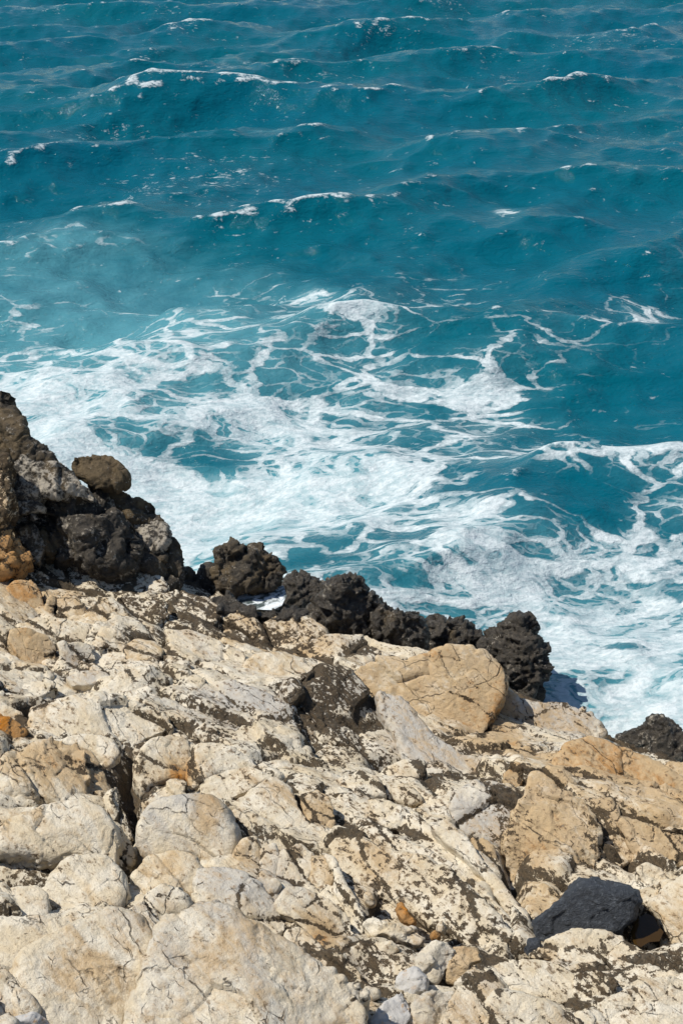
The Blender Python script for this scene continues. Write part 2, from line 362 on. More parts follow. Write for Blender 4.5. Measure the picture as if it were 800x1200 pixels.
def normals(V, F):
    n = np.zeros_like(V); e = np.cross(V[F[:, 2]] - V[F[:, 0]], V[F[:, 3]] - V[F[:, 1]])
    for k in range(4):
        for c in range(3): n[:, c] += np.bincount(F[:, k], e[:, c], len(V))
    return n / np.maximum(np.linalg.norm(n, axis=1), 1e-12)[:, None]
def relax(V, F, it):
    idx = np.concatenate([F[:, k] for k in range(4)] + [F[:, (k + 1) % 4] for k in range(4)])
    nb = np.concatenate([F[:, (k + 1) % 4] for k in range(4)] + [F[:, k] for k in range(4)])
    cnt = np.maximum(np.bincount(idx, minlength=len(V)), 1)
    for _ in range(it):
        V = .4 * V + .6 * np.stack([np.bincount(idx, V[nb, c], len(V)) for c in range(3)], 1) / cnt[:, None]
    return V
ROT = np.array(Matrix.Rotation(math.radians(47), 3, 'Z') @ Matrix.Rotation(-.2, 3, 'Y') @ Matrix.Rotation(-.25, 3, 'X'))
def fol(p, sx=2.2, sy=1.0, sz=.8):
    return (p @ ROT.T) / np.array([sx, sy, sz])

def rough_limestone(p, amp=1.0, crackk=1.0):
    """height along the normal and crack strength for weathered, broken limestone"""
    q = p + .10 * np.stack([perlin(p * 2.3 + 5), perlin(p * 2.3 + 31), perlin(p * 2.3 + 77)], 1)
    q2 = p + .035 * np.stack([perlin(p * 7 + 5), perlin(p * 7 + 31), perlin(p * 7 + 77)], 1)
    h = .060 * fbm(q * 1.5, 3) + .012 * fbm(fol(q) * 6, 4, .55, True)
    f1, f2, off, hid = worley(fol(q) * 1.9, True)                  # broken facets
    h = h + .070 * (off * GR[hid]).sum(1) + .045 * (CELL[hid, 0] - .5)
    c1 = 1 - sstep(.0, .10, f2 - f1)
    g1, g2, of2, hi2 = worley(fol(q2, 1.7, 1, .9) * 6.5, True)
    h = h + .015 * (of2 * GR[hi2]).sum(1) + .008 * (CELL[hi2, 1] - .5)
    on = sstep(-.1, .25, perlin(q * 1.3 + 9))
    c2 = (1 - sstep(.0, .12, g2 - g1)) * on
    k1, k2, of3, hi3 = worley(q2 * 15, True)
    h = h + .005 * (of3 * GR[hi3]).sum(1)
    h = h + .007 * fbm(p * 11, 4, .6) - .030 * crackk * c1 * sstep(-.25, .1, perlin(q * 1.1 + 3)) - .013 * crackk * c2
    pits = sstep(.25, .5, fbm(p * 14 + 3, 3)); h = h - .007 * pits
    return h * amp, np.maximum(c1, .75 * c2) * crackk
def rough_smooth(p, amp=1.0):
    a, c = rough_limestone(p, 1.0, .25)
    return (a * .78 + .012 * fbm(p * 9 + 4, 4, .6) - .010 * sstep(.1, .4, fbm(p * 5 + 8, 3))) * amp, c
def rough_reef(p, amp=1.0):
    q = p + .05 * np.stack([perlin(p * 5 + 5), perlin(p * 5 + 31), perlin(p * 5 + 77)], 1)
    f1, f2 = worley(q * 4.3); g1, g2 = worley(q * 11); k1, k2 = worley(q * 22)
    a1, a2, off, hid = worley(q * 5.5 + 9, True); b1, b2, of2, hi2 = worley(q * 13 + 4, True)
    h = .06 * (.55 - f1) + .03 * (.5 - g1) + .10 * (off * GR[hid]).sum(1) + .07 * (CELL[hid, 0] - .5) + .045 * (of2 * GR[hi2]).sum(1) + .03 * (CELL[hi2, 1] - .5) + .05 * fbm(p * 12, 4, .65, True) + .08 * fbm(p * 2.5, 3)
    return h * amp, 1 - sstep(0, .12, f2 - f1)
def rough_stack(p, amp=1.0):
    a, c = rough_limestone(p); b, d = rough_reef(p)
    return (a * 1.9 + .30 * b) * amp, np.maximum(c, .4 * d)
def rough_stone(p, amp=1.0):
    f1, f2, off, hid = worley(p * 6 + 3, True)
    g1, g2, of2, hi2 = worley(p * 15 + 3, True)
    return (.045 * (off * GR[hid]).sum(1) + .022 * (of2 * GR[hi2]).sum(1) + .02 * fbm(p * 9, 4, .55) + .008 * fbm(p * 34, 3)) * amp, np.zeros(len(p))

REMESH_SCRATCH = bpy.data.objects.new("scratch", bpy.data.meshes.new("scratch")); COL.objects.link(REMESH_SCRATCH)
MOD = REMESH_SCRATCH.modifiers.new("r", 'REMESH'); MOD.mode = 'VOXEL'
ROUGH = dict(lime=rough_limestone, smooth=rough_smooth, reef=rough_reef, stack=rough_stack, stone=rough_stone)

NR = [0]
def rock(name, label, cat, group, m, poly, tilt=10, lean=0, hf=.62, grow=None, back=None, base=None, Y=None, up=0.0, rnd=None, fac=3, steep=.55,
         och=0, lic=0, gry=0, wet=0, style=None, amp=1.0, vox=None, jag=.05):
    NR[0] += 1; rs = np.random.RandomState(100 + NR[0])
    poly = np.array(poly, float); cx, cy = (poly.min(0) + poly.max(0)) / 2
    cx = min(max(cx, -60), 860)
    if Y is not None: P0 = at_y(cx, cy, Y)
    elif base is None: P0 = at_land(cx, cy, up)
    else:
        g = at_land(base[0], base[1]); P0 = at_y(cx, cy, g[1] + up)
    d0 = ray(cx, cy); hz = -np.array([d0[0], d0[1], 0]); hz /= np.linalg.norm(hz); side = np.array([-hz[1], hz[0], 0.])  # side: +x as seen
    t, l = math.radians(tilt), math.radians(lean)
    n = np.array([0, 0, 1.]) * math.cos(t) * math.cos(l) + hz * math.sin(t) + side * math.sin(l); n /= np.linalg.norm(n)
    u = np.cross(np.cross(n, side), n); u /= np.linalg.norm(u); v = np.cross(n, u)
    uv = []
    for x, y in poly:
        d = ray(x, y); k = ((P0 - CAM) @ n) / (d @ n); q = CAM + d * k - P0; uv.append((q @ u, q @ v))
    uv = np.array(uv)
    # ragged outline
    dense = []
    for k in range(len(uv)):
        a, b = uv[k], uv[(k + 1) % len(uv)]; c = max(1, int(np.linalg.norm(b - a) / .06))
        for i in range(c): dense.append(a + (b - a) * i / c)
    dense = np.array(dense); ext = np.ptp(uv, axis=0)
    d3 = np.concatenate([dense * 4 + NR[0] * 3.7, np.zeros((len(dense), 1))], 1)
    dense = dense + jag * min(ext.min(), .8) * np.stack([fbm(d3, 3), fbm(d3 + 50, 3)], 1)
    if rnd is None: rnd = .42 if group == GP else .75
    dist = np.linalg.norm(P0 - CAM); vx = vox or max(.011, dist * .00115)
    lo, hi = dense.min(0) - .06, dense.max(0) + .06
    st = max(.02, min(.05, ext.min() / 14)); nx, ny = (int(max(5, (hi - lo)[k] / st)) for k in (0, 1))
    gx, gy = np.meshgrid(np.linspace(lo[0], hi[0], nx), np.linspace(lo[1], hi[1], ny))
    st = float(np.clip(poly_sdf(np.stack([gx.ravel(), gy.ravel()], 1), dense).max() / 7, .012, .04)); nx, ny = (int(max(5, (hi - lo)[k] / st)) for k in (0, 1))
    gx, gy = np.meshgrid(np.linspace(lo[0], hi[0], nx), np.linspace(lo[1], hi[1], ny))
    pts = np.stack([gx.ravel(), gy.ravel()], 1); sd = poly_sdf(pts, dense); R = sd.max()
    gw = (min(.055, .18 * R) if group == GP else 0.0) if grow is None else grow
    sd = sd + gw; R = R + gw
    H = hf * R * (.62 if group == GP else 1.0)
    e = np.clip(sd / (R * rnd), 0, 1); top = H * np.sqrt(np.clip(1 - (1 - e) ** 2, 0, 1))
    for k in range(fac):                                             # broken faces: tilted cuts through the dome
        a = rs.uniform(0, 2 * math.pi); c = rs.uniform(.45, .95) * H; sl_ = rs.uniform(.1, steep)
        pl = c - sl_ * ((pts - uv.mean(0)) @ np.array([math.cos(a), math.sin(a)])) * (H / max(R, .01)) * 1.3
        dlt = np.clip(.5 + .5 * (pl - top) / (.08 * H + 1e-6), 0, 1); top = pl * (1 - dlt) + top * dlt - .08 * H * dlt * (1 - dlt)
    top = np.maximum(top, -.2 * H)
    bk = back if back is not None else max(.35, 1.3 * R)
    taper = np.clip(sd / (R * .5), 0, 1)
    bot = -bk * (.55 + .45 * np.sqrt(taper))
    top = np.where(sd < 0, -.0 * H, top)
    # closed hull from the cells whose corners lie inside
    ins = (sd > -.6 * st).reshape(ny, nx)
    A = np.arange(nx * ny).reshape(ny, nx)
    cell = ins[:-1, :-1] & ins[:-1, 1:] & ins[1:, 1:] & ins[1:, :-1]
    q = np.stack([A[:-1, :-1][cell], A[:-1, 1:][cell], A[1:, 1:][cell], A[1:, :-1][cell]], 1)
    if len(q) == 0: print("EMPTY", label); return
    E = np.concatenate([q[:, [0, 1]], q[:, [1, 2]], q[:, [2, 3]], q[:, [3, 0]]])
    key = E[:, 0] * 10 ** 7 + E[:, 1]; rev = E[:, 1] * 10 ** 7 + E[:, 0]; B = E[~np.isin(key, rev)]
    nn = nx * ny
    Vt = np.concatenate([np.c_[pts, top], np.c_[pts, bot]])
    Fq = np.concatenate([q, q[:, ::-1] + nn, np.stack([B[:, 1], B[:, 0], B[:, 0] + nn, B[:, 1] + nn], 1)])
    W = P0 + Vt[:, :1] * u + Vt[:, 1:2] * v + Vt[:, 2:3] * n
    used = np.unique(Fq); mp = np.full(len(W), -1); mp[used] = np.arange(len(used)); W = W[used]; Fq = mp[Fq]
    me = bpy.data.meshes.new("tmp"); me.from_pydata(W.tolist(), [], Fq.tolist()); me.update()
    REMESH_SCRATCH.data = me; MOD.voxel_size = vx
    dg = bpy.context.evaluated_depsgraph_get(); dg.update(); ev = REMESH_SCRATCH.evaluated_get(dg).data
    V = np.empty(len(ev.vertices) * 3, np.float32); ev.vertices.foreach_get("co", V); V = V.reshape(-1, 3).astype(np.float64)
    L = np.empty(len(ev.loops), np.int32); ev.loops.foreach_get("vertex_index", L); F = L.reshape(-1, 4)
    V = relax(V, F, max(3, int(2 * st / vx)))
    style = style or m
    rp = V + (rs.rand(3) * 40 if style in ("lime", "stone") and 0 else 0)
    h, crk = ROUGH[style](rp, amp * min(1.0, .35 + R * 1.6))
    V = V + normals(V, F) * h[:, None]
    nv = len(V); at = dict(ochre=blobs_at(V, "ochre") * (m == "lime") + och, lichen=blobs_at(V, "lichen") * (m == "lime") + lic,
                           grey=blobs_at(V, "grey") * (m == "lime") + gry, crack=crk, wet=np.full(nv, wet))
    org = np.array([V[:, 0].mean(), V[:, 1].mean(), V[:, 2].min()])
    o = new_mesh(name, V, F, M[m if m in M else "lime"], at, origin=org)
    o["label"] = label; o["category"] = cat
    if group: o["group"] = group
    return o

# ------------------------------------------------------------------ the rocks, one object each: outlines in photo pixels laid on the land
GS = "boulders of the dark rock stack by the water"; GR_ = "dark knobbly reef rocks along the waterline"; GP = "pale limestone blocks of the shore"; GL = "loose stones lying between the limestone blocks"
B1 = (60, 650); B2 = (180, 665)
ST = dict(m="reef", style="stack", tilt=48, rnd=.5, steep=.9, fac=4)
def S(label, poly, **k): d = dict(ST); d.update(k); d['och'] = d.get('och', 0) + .13; d['gry'] = d.get('gry', 0) + .04; return rock("boulder", label, "boulder", GS, poly=poly, **d)
S("tall brown craggy outcrop at the left edge, highest rock of the shore", [(-50, 455), (0, 465), (9, 467), (11, 477), (19, 483), (18, 493), (30, 507), (42, 523), (52, 531), (64, 537), (73, 547), (60, 555), (20, 550), (0, 545), (-50, 545)], base=(30, 600), up=.1, och=.25, gry=.05, hf=.8, back=1.2)
S("dark craggy boulder with whitish crust under the tall brown outcrop", [(16, 541), (30, 537), (42, 545), (50, 560), (47, 585), (42, 610), (26, 602), (14, 588), (12, 562)], base=(40, 645), gry=.3, hf=.8)
S("long boulder streaked with white crust, just left of the brown flat boulder", [(40, 543), (60, 541), (80, 547), (96, 560), (112, 577), (113, 588), (95, 585), (75, 580), (55, 578), (45, 570)], base=(80, 652), gry=.33, och=.1)
S("brown flat-topped boulder perched on the dark stack against the foam", [(81, 548), (84, 536), (95, 532), (103, 536), (115, 535), (128, 540), (140, 550), (149, 560), (149, 565), (137, 569), (125, 574), (112, 577), (100, 566), (88, 556)], base=(120, 655), up=.25, och=.55, gry=-.1, hf=.55, rnd=.3, tilt=58, amp=.8, jag=.02)
S("brown rough ledge block below the perched flat boulder", [(112, 577), (128, 571), (140, 577), (155, 584), (170, 583), (180, 588), (187, 600), (190, 612), (178, 614), (160, 612), (150, 614), (138, 600), (122, 590)], base=(150, 662), up=.2, och=.35)
S("largest black boulder in the middle of the dark stack", [(48, 596), (57, 578), (75, 577), (95, 582), (115, 590), (135, 600), (150, 610), (154, 625), (160, 640), (154, 655), (140, 664), (115, 660), (85, 655), (68, 650), (56, 630), (46, 610)], base=(100, 658), tilt=20, gry=.06, hf=.9, lic=.3, steep=.9)
S("rounded boulder with pale crusted top above the stack's right end", [(152, 614), (165, 606), (180, 608), (192, 618), (198, 630), (196, 642), (185, 652), (170, 652), (157, 638)], base=(170, 668), gry=.38, hf=.9, tilt=40)
S("dark brown end boulder where the stack meets the foam", [(196, 628), (205, 627), (212, 638), (215, 655), (214, 668), (208, 680), (196, 688), (180, 676), (162, 668), (160, 652), (180, 650), (192, 642)], base=(190, 682), och=.15, hf=.9, tilt=40)
S("small round pale stone tucked under the black boulder's overhang", [(113, 655), (118, 646), (130, 646), (138, 653), (141, 664), (113, 664)], base=(125, 660), up=-.15, gry=.45, hf=.9)
S("tan broken rock at the left edge under the stack", [(-40, 598), (0, 609), (10, 612), (20, 630), (37, 645), (37, 655), (25, 666), (0, 672), (-40, 676)], base=(10, 672), m="lime", style="stack", och=.75, lic=.12, hf=.8, tilt=35)
S("cream topped rock at the left edge below the tall outcrop", [(-40, 532), (0, 534), (14, 534), (18, 545), (13, 562), (15, 584), (10, 602), (0, 608), (-40, 604)], base=(0, 655), m="lime", style="stack", och=.35, lic=.42, hf=.7, tilt=40)
S("grey-brown rubble boulder between the tan rock and the black boulder", [(10, 590), (24, 600), (42, 606), (50, 620), (54, 640), (45, 656), (34, 646), (20, 630), (11, 612)], base=(35, 658), gry=.2, och=.2, hf=.7, tilt=35)
S("thin brown slab leaning on the foot of the black boulder", [(42, 622), (50, 614), (58, 622), (66, 638), (66, 648), (54, 648), (46, 636)], base=(55, 655), up=-.1, och=.55, hf=.6, tilt=35)

RF = dict(m="reef", style="reef", tilt=55, wet=.85, rnd=.7, hf=.7, back=.6, jag=.10, fac=3, steep=.8)
def R(label, poly, **k): d = dict(RF); d.update(k); return rock("reef_rock", label, "reef rock", GR_, poly=poly, **d)
R("low brown reef rock filling the notch beside the dark stack", [(205, 680), (215, 664), (226, 668), (234, 680), (233, 696), (220, 697), (206, 694)], och=.4, wet=.1)
R("small round black reef rock left of the twin-topped one", [(231, 676), (240, 665), (250, 667), (257, 680), (256, 702), (245, 712), (231, 704)], och=.15, wet=.2)
R("brown twin-topped reef rock standing behind the foamy pool", [(253, 684), (254, 645), (262, 640), (272, 639), (284, 646), (292, 650), (300, 643), (310, 645), (318, 652), (324, 660), (328, 672), (325, 684), (312, 692), (290, 692), (268, 692), (256, 692)], och=.32, wet=.1, base=(290, 700))
R("low black ledge around the left and front of the foamy pool", [(246, 700), (258, 694), (272, 696), (282, 706), (300, 716), (330, 714), (352, 712), (366, 717), (348, 723), (318, 723), (285, 720), (258, 713)], tilt=20, hf=.5, up=.25, wet=.6)
R("blue-black wet reef hump right of the foamy pool", [(330, 684), (340, 672), (352, 673), (368, 676), (378, 688), (382, 702), (374, 718), (352, 716), (334, 704)], base=(350, 712), wet=.8, tilt=40)
R("large black domed reef rock, tallest in the middle of the ridge", [(380, 688), (390, 676), (405, 672), (418, 678), (428, 690), (436, 700), (445, 712), (449, 727), (442, 742), (420, 746), (395, 746), (372, 740), (362, 726), (370, 708)], base=(405, 742), hf=.9)
R("low knobbly black reef rock beside the large domed one", [(438, 716), (450, 711), (457, 719), (470, 719), (480, 718), (492, 724), (498, 735), (490, 757), (465, 762), (445, 752), (436, 736)], base=(465, 758), och=.12)
R("low knobbly brown-black reef rock nearest the jagged end rock", [(494, 736), (505, 727), (520, 728), (535, 728), (550, 733), (558, 745), (566, 758), (555, 772), (520, 770), (495, 764), (488, 752)], base=(525, 768), och=.15)
R("tall jagged black rock ending the reef ridge above the surf", [(566, 752), (580, 742), (592, 741), (590, 731), (600, 725), (613, 724), (616, 734), (624, 735), (630, 750), (636, 765), (638, 790), (630, 810), (622, 823), (606, 820), (598, 806), (586, 796), (580, 782), (570, 770)], base=(600, 800), up=.1, hf=.7, jag=.14, wet=.45)
rock("reef_rock", "wet black rock awash in the surf at the right edge", "reef rock", GR_, "reef", [(716, 872), (732, 858), (750, 851), (758, 843), (770, 840), (785, 843), (792, 852), (796, 862), (812, 870), (830, 892), (790, 892), (750, 884)], style="reef", tilt=40, wet=.9, Y=12.0, hf=.8, back=1.2, jag=.06, gry=.1, amp=.8)

def L(label, poly, name="limestone_block", **k): return rock(name, label, "rock", GP, "lime", poly, **k)
# far pale blocks and the ochre wall
L("steep ochre-orange limestone slab below the black reef rocks", [(412, 800), (425, 785), (445, 776), (470, 780), (505, 768), (530, 764), (560, 767), (578, 780), (588, 794), (582, 812), (575, 835), (562, 865), (552, 884), (530, 886), (505, 868), (480, 845), (455, 825), (430, 815)], tilt=42, hf=.4, och=.26, lic=-.25, up=-.02, rnd=.12, fac=4, amp=.6, steep=.6)
L("tan fluted limestone ridge running from the ochre slab to the surf", [(584, 803), (596, 808), (606, 823), (625, 826), (640, 825), (655, 828), (670, 832), (690, 842), (699, 856), (698, 868), (675, 876), (640, 884), (600, 892), (570, 888), (556, 874), (570, 848), (578, 826)], tilt=38, hf=.4, och=.16, gry=.28, lic=-.2, fac=3, amp=.9)
L("smooth white-grey slab slanting down under the ochre slab", [(448, 814), (465, 820), (485, 838), (510, 865), (535, 885), (560, 890), (585, 892), (598, 896), (580, 908), (550, 912), (520, 906), (498, 908), (480, 902), (472, 882), (462, 852), (452, 835)], tilt=24, hf=.4, gry=.16, up=.10, lic=-.12, fac=2, style='smooth')
L("dark lichen-blackened slope beside the white-grey slab", [(348, 805), (370, 790), (400, 795), (430, 814), (448, 832), (460, 855), (474, 888), (460, 900), (436, 902), (412, 892), (392, 870), (368, 842), (350, 822)], tilt=10, lean=28, hf=.4, lic=.3)
L("smooth cream hump with brown streak near the middle", [(284, 788), (300, 772), (330, 770), (350, 780), (380, 790), (368, 802), (350, 814), (330, 816), (305, 804)], tilt=15, hf=.55, lic=-.1, och=.12, style='smooth')
L("brown mottled knobbly ledge in front of the foamy pool", [(250, 738), (262, 716), (285, 722), (310, 730), (345, 716), (360, 728), (376, 744), (365, 754), (345, 764), (315, 768), (285, 760), (262, 750)], tilt=25, hf=.6, lic=.20, och=.18, amp=1.3)
L("grey-cream block in front of the large black domed rock", [(342, 768), (362, 754), (395, 747), (425, 749), (442, 764), (425, 782), (405, 792), (378, 788), (355, 780)], tilt=20, lic=.02, gry=.15)
L("thin brown-flecked ledge along the foot of the knobbly reef rocks", [(400, 748), (430, 744), (455, 756), (485, 760), (508, 766), (480, 779), (455, 778), (438, 772), (420, 766)], tilt=20, lic=.2)
L("grey mottled slab under the dark stack, dotted with white", [(55, 662), (80, 652), (110, 658), (150, 668), (185, 676), (195, 688), (172, 694), (140, 696), (100, 688), (70, 676)], tilt=12, hf=.4, lic=.15, gry=.25)
L("brown mottled block left of the knobbly ledge", [(190, 700), (215, 692), (240, 704), (256, 716), (250, 736), (225, 738), (200, 724)], tilt=18, lic=.22, hf=.5)
L("flat grey-brown block between the cream hump and the mottled ledge", [(196, 740), (225, 740), (255, 752), (282, 764), (284, 780), (260, 788), (228, 778), (205, 762)], tilt=10, lic=.1, gry=.2, hf=.4)
L("small dark-flecked block beside the brown mottled block", [(140, 700), (165, 696), (190, 704), (198, 722), (180, 734), (158, 726)], tilt=15, lic=.2, hf=.5)
# upper left
L("brown-faced block below the tan edge rock", [(11, 692), (20, 683), (35, 683), (48, 698), (53, 722), (40, 727), (22, 724), (13, 712)], tilt=38, och=.40, lic=-.1, hf=.5)
L("narrow brown wedge against the brown-faced block", [(53, 708), (60, 697), (66, 700), (64, 718), (58, 726), (53, 723)], tilt=35, och=.3, hf=.6)
L("cream block with a dark vertical edge beside the narrow brown wedge", [(65, 724), (68, 702), (84, 695), (97, 708), (99, 722), (82, 727)], tilt=32, hf=.55, och=.12)
L("wedge-shaped cream block with rusty tip, right end of the upper row", [(100, 718), (115, 704), (130, 704), (145, 718), (157, 736), (142, 741), (122, 731), (106, 728)], tilt=28, och=.22, hf=.55)
L("long pale cap rock above the yellow-stained block", [(18, 731), (45, 723), (80, 727), (110, 730), (126, 740), (118, 754), (90, 752), (66, 750), (48, 742), (24, 738)], tilt=15, hf=.6, lic=-.05)
L("rounded block with a yellow and brown stained face", [(11, 750), (15, 737), (35, 737), (54, 746), (68, 760), (69, 780), (52, 784), (32, 777), (18, 767)], tilt=38, och=.3, lic=-.15, hf=.7, gry=.1)
L("grey-fronted square block right of the yellow-stained one", [(70, 754), (90, 751), (109, 755), (112, 772), (96, 780), (72, 780)], tilt=35, gry=.3, lic=-.1, hf=.6)
L("small brown-shadowed block at the end of the grey-fronted row", [(112, 758), (122, 738), (134, 738), (147, 750), (146, 764), (130, 772), (114, 770)], tilt=25, hf=.6, och=.15)
L("flat yellowish block right of the grey-fronted row", [(147, 760), (160, 752), (180, 753), (190, 764), (184, 776), (160, 778), (148, 772)], tilt=12, och=.2, lic=-.1, hf=.45)
L("cream knob with brown tuft of lichen", [(190, 775), (205, 768), (222, 776), (228, 790), (210, 798), (192, 792)], tilt=20, hf=.6, lic=.1)
L("low cream strip below the yellow-stained block", [(-40, 772), (10, 768), (30, 781), (60, 788), (58, 797), (30, 797), (5, 803), (-40, 805)], tilt=10, hf=.4)
L("pale lens-shaped slab above the wide cream slab", [(10, 808), (30, 800), (55, 797), (69, 806), (50, 816), (26, 821), (12, 817)], tilt=15, hf=.6, lic=-.1)
L("small grey block framed by dark cracks", [(76, 793), (95, 786), (122, 787), (130, 796), (110, 802), (84, 803)], tilt=12, gry=.3, hf=.5)
L("long cream hump with a dark undercut front", [(72, 818), (110, 814), (135, 800), (150, 790), (175, 788), (195, 800), (208, 826), (196, 832), (165, 826), (138, 815), (112, 821)], tilt=22, hf=.6, lic=-.05, lean=8)
L("wide cream slab peppered with black lichen specks", [(34, 852), (40, 832), (70, 824), (112, 823), (150, 826), (185, 835), (197, 850), (180, 858), (160, 867), (130, 861), (110, 861), (80, 863), (55, 869), (40, 862)], tilt=15, hf=.4, lic=.02)
L("rusty orange stone at the left edge beside the wide cream slab", [(-30, 844), (0, 839), (15, 846), (31, 858), (25, 867), (0, 877), (-30, 882)], tilt=35, och=.75, lic=-.2, hf=.7)
L("grey-white stone above the rusty orange one", [(-30, 824), (2, 822), (20, 832), (34, 842), (30, 852), (12, 842), (-30, 840)], tilt=18, hf=.5)
# left middle
L("big rounded block with flat white top and brown front", [(-50, 905), (0, 889), (25, 876), (60, 869), (88, 874), (98, 890), (96, 925), (70, 943), (40, 944), (0, 949), (-50, 955)], tilt=22, hf=.9, rnd=.6, och=.10, lic=-.1, steep=.7)
L("streaked cream shoulder curving down right of the flat-topped block", [(90, 876), (108, 882), (120, 900), (127, 930), (130, 950), (118, 948), (104, 935), (98, 915), (97, 890)], tilt=20, lean=15, hf=.6, lic=-.05)
L("pale rounded slab behind the streaked shoulder", [(66, 868), (95, 862), (115, 864), (132, 870), (138, 884), (128, 896), (112, 882), (90, 873)], tilt=15, hf=.5, lic=-.1)
L("narrow white shelf between the brown front and the great white hump", [(-40, 955), (0, 950), (40, 946), (58, 948), (48, 957), (26, 962), (0, 966), (-40, 968)], tilt=10, hf=.5, lic=-.1)
L("great smooth white hump above the dark hollow", [(-50, 990), (0, 975), (35, 958), (70, 944), (95, 940), (115, 950), (130, 966), (136, 990), (132, 1012), (112, 1007), (85, 1000), (60, 1006), (36, 1002), (14, 1000), (-50, 1004)], up=.08, tilt=26, hf=.8, rnd=.75, lic=-.22, fac=2, style='smooth')
L("thin splintered fin in the deep crack", [(132, 925), (138, 920), (146, 942), (152, 965), (158, 985), (148, 985), (138, 965), (132, 945)], tilt=30, lean=25, hf=.7)
L("pale fin leaning into the deep crack beside the white hump", [(131, 962), (140, 966), (150, 985), (160, 1003), (154, 1012), (142, 1010), (136, 990)], tilt=25, lean=20, hf=.6)
L("small pale wedge lodged at the head of the deep crack", [(156, 880), (164, 868), (176, 868), (170, 880), (162, 892)], tilt=25, hf=.6)
L("white block with a bright orange stain", [(162, 896), (168, 880), (180, 869), (200, 864), (220, 866), (224, 880), (223, 902), (214, 912), (198, 911), (180, 918), (170, 926), (162, 915)], tilt=26, hf=.6, lic=-.12)
L("brown crumbly block under the orange-stained one", [(162, 938), (180, 926), (205, 914), (222, 918), (228, 932), (205, 938), (184, 942), (172, 955), (163, 958)], tilt=22, hf=.5, och=.22)
L("smooth bluish-white dome-shaped block right of the deep crack", [(167, 970), (175, 950), (190, 940), (215, 938), (242, 940), (258, 950), (268, 975), (271, 998), (256, 1012), (235, 1006), (200, 997), (176, 1002), (166, 990)], up=.06, tilt=30, hf=.9, rnd=.7, gry=.35, lic=-.2, fac=3, style='smooth')
L("pale domed block below the bluish-white dome", [(160, 1028), (175, 1008), (200, 1000), (225, 1006), (236, 1022), (232, 1044), (222, 1062), (205, 1062), (190, 1060), (172, 1048)], tilt=20, hf=.9, rnd=.7, lic=-.1, style='smooth')
L("short rounded knob over the small round hollow", [(174, 1052), (190, 1040), (210, 1046), (220, 1060), (214, 1076), (198, 1088), (184, 1078)], tilt=30, hf=.8, lic=-.1, gry=.1)
L("long pale hump between the domed block and the cubic stones", [(234, 1020), (258, 1018), (282, 1026), (302, 1038), (318, 1054), (328, 1070), (332, 1090), (318, 1098), (296, 1084), (262, 1070), (236, 1060), (230, 1042)], tilt=18, hf=.8, rnd=.7, gry=.2, lic=-.1)
# centre
L("long pale block left of the forked crack", [(221, 892), (232, 876), (258, 874), (288, 886), (300, 896), (270, 900), (244, 908), (228, 920), (221, 908)], tilt=15, hf=.5)
L("cream block cut by the forked crack", [(226, 930), (238, 912), (266, 900), (292, 898), (318, 906), (328, 912), (308, 918), (288, 928), (272, 934), (262, 946), (244, 936)], tilt=18, hf=.5)
L("flat cream block with a dark lichen gouge", [(270, 944), (290, 930), (322, 913), (336, 922), (346, 945), (360, 966), (352, 984), (338, 974), (322, 964), (303, 957), (288, 950)], tilt=16, hf=.45, lic=.02)
L("slim cream block under the lichen gouge", [(271, 950), (284, 946), (302, 960), (322, 968), (340, 978), (352, 988), (340, 994), (316, 993), (304, 992), (292, 978), (279, 964)], tilt=25, hf=.6)
L("diamond-shaped tan block with dark gap below", [(354, 934), (370, 925), (386, 936), (394, 956), (388, 972), (375, 981), (367, 971), (357, 952)], tilt=24, och=.18, hf=.6)
L("long slanted cream rib in the grey upper platform", [(272, 862), (284, 848), (298, 850), (316, 866), (334, 882), (346, 894), (324, 894), (298, 884), (278, 874)], tilt=18, hf=.6, lic=-.05)
L("small cream block right of the slanted rib", [(314, 862), (332, 856), (346, 864), (352, 880), (336, 882), (322, 872)], tilt=18, hf=.6)
L("small cream knob left of the slanted rib", [(228, 858), (240, 848), (254, 854), (258, 866), (240, 868)], tilt=20, hf=.7)
L("flaky grey slab on the upper platform", [(210, 830), (240, 800), (270, 800), (300, 815), (330, 830), (352, 850), (330, 852), (300, 845), (275, 845), (250, 845)], tilt=10, hf=.35, gry=.3, lic=.08)
L("flaky cream slab next to the long cream hump", [(206, 800), (228, 794), (240, 800), (226, 815), (212, 826), (204, 815)], tilt=12, hf=.4)
L("cubic cream stone by the dark forked gap", [(326, 1012), (334, 998), (350, 990), (366, 1000), (366, 1022), (352, 1040), (338, 1036), (328, 1026)], tilt=24, hf=.6)
L("brown-faced cubic stone against the cubic cream one", [(368, 1004), (382, 1006), (397, 1024), (386, 1038), (372, 1046), (358, 1040), (366, 1026)], tilt=28, hf=.6, och=.25)
L("narrow upright brown stone left of the dark gap", [(278, 1000), (286, 988), (298, 984), (304, 1002), (300, 1026), (288, 1022)], tilt=26, hf=.6, och=.1)
L("small upright stone in the dark gap", [(306, 998), (320, 990), (326, 1006), (320, 1030), (309, 1026)], tilt=26, hf=.6)
L("tiny round white stone at the foot of the dark gap", [(313, 1034), (322, 1030), (328, 1036), (324, 1046), (315, 1046)], tilt=30, hf=.8, lic=-.2)
L("rounded block with a rust patch, below the cubic stones", [(324, 1060), (336, 1044), (356, 1044), (384, 1056), (404, 1072), (412, 1092), (400, 1106), (382, 1110), (364, 1096), (344, 1078), (328, 1072)], tilt=20, hf=.6, lic=-.05)
L("speckled brown spur right of the giant pale boulder", [(336, 1090), (352, 1088), (376, 1108), (396, 1124), (418, 1144), (424, 1160), (404, 1158), (376, 1146), (352, 1126), (332, 1106)], tilt=15, hf=.5, lic=.06, och=.1)
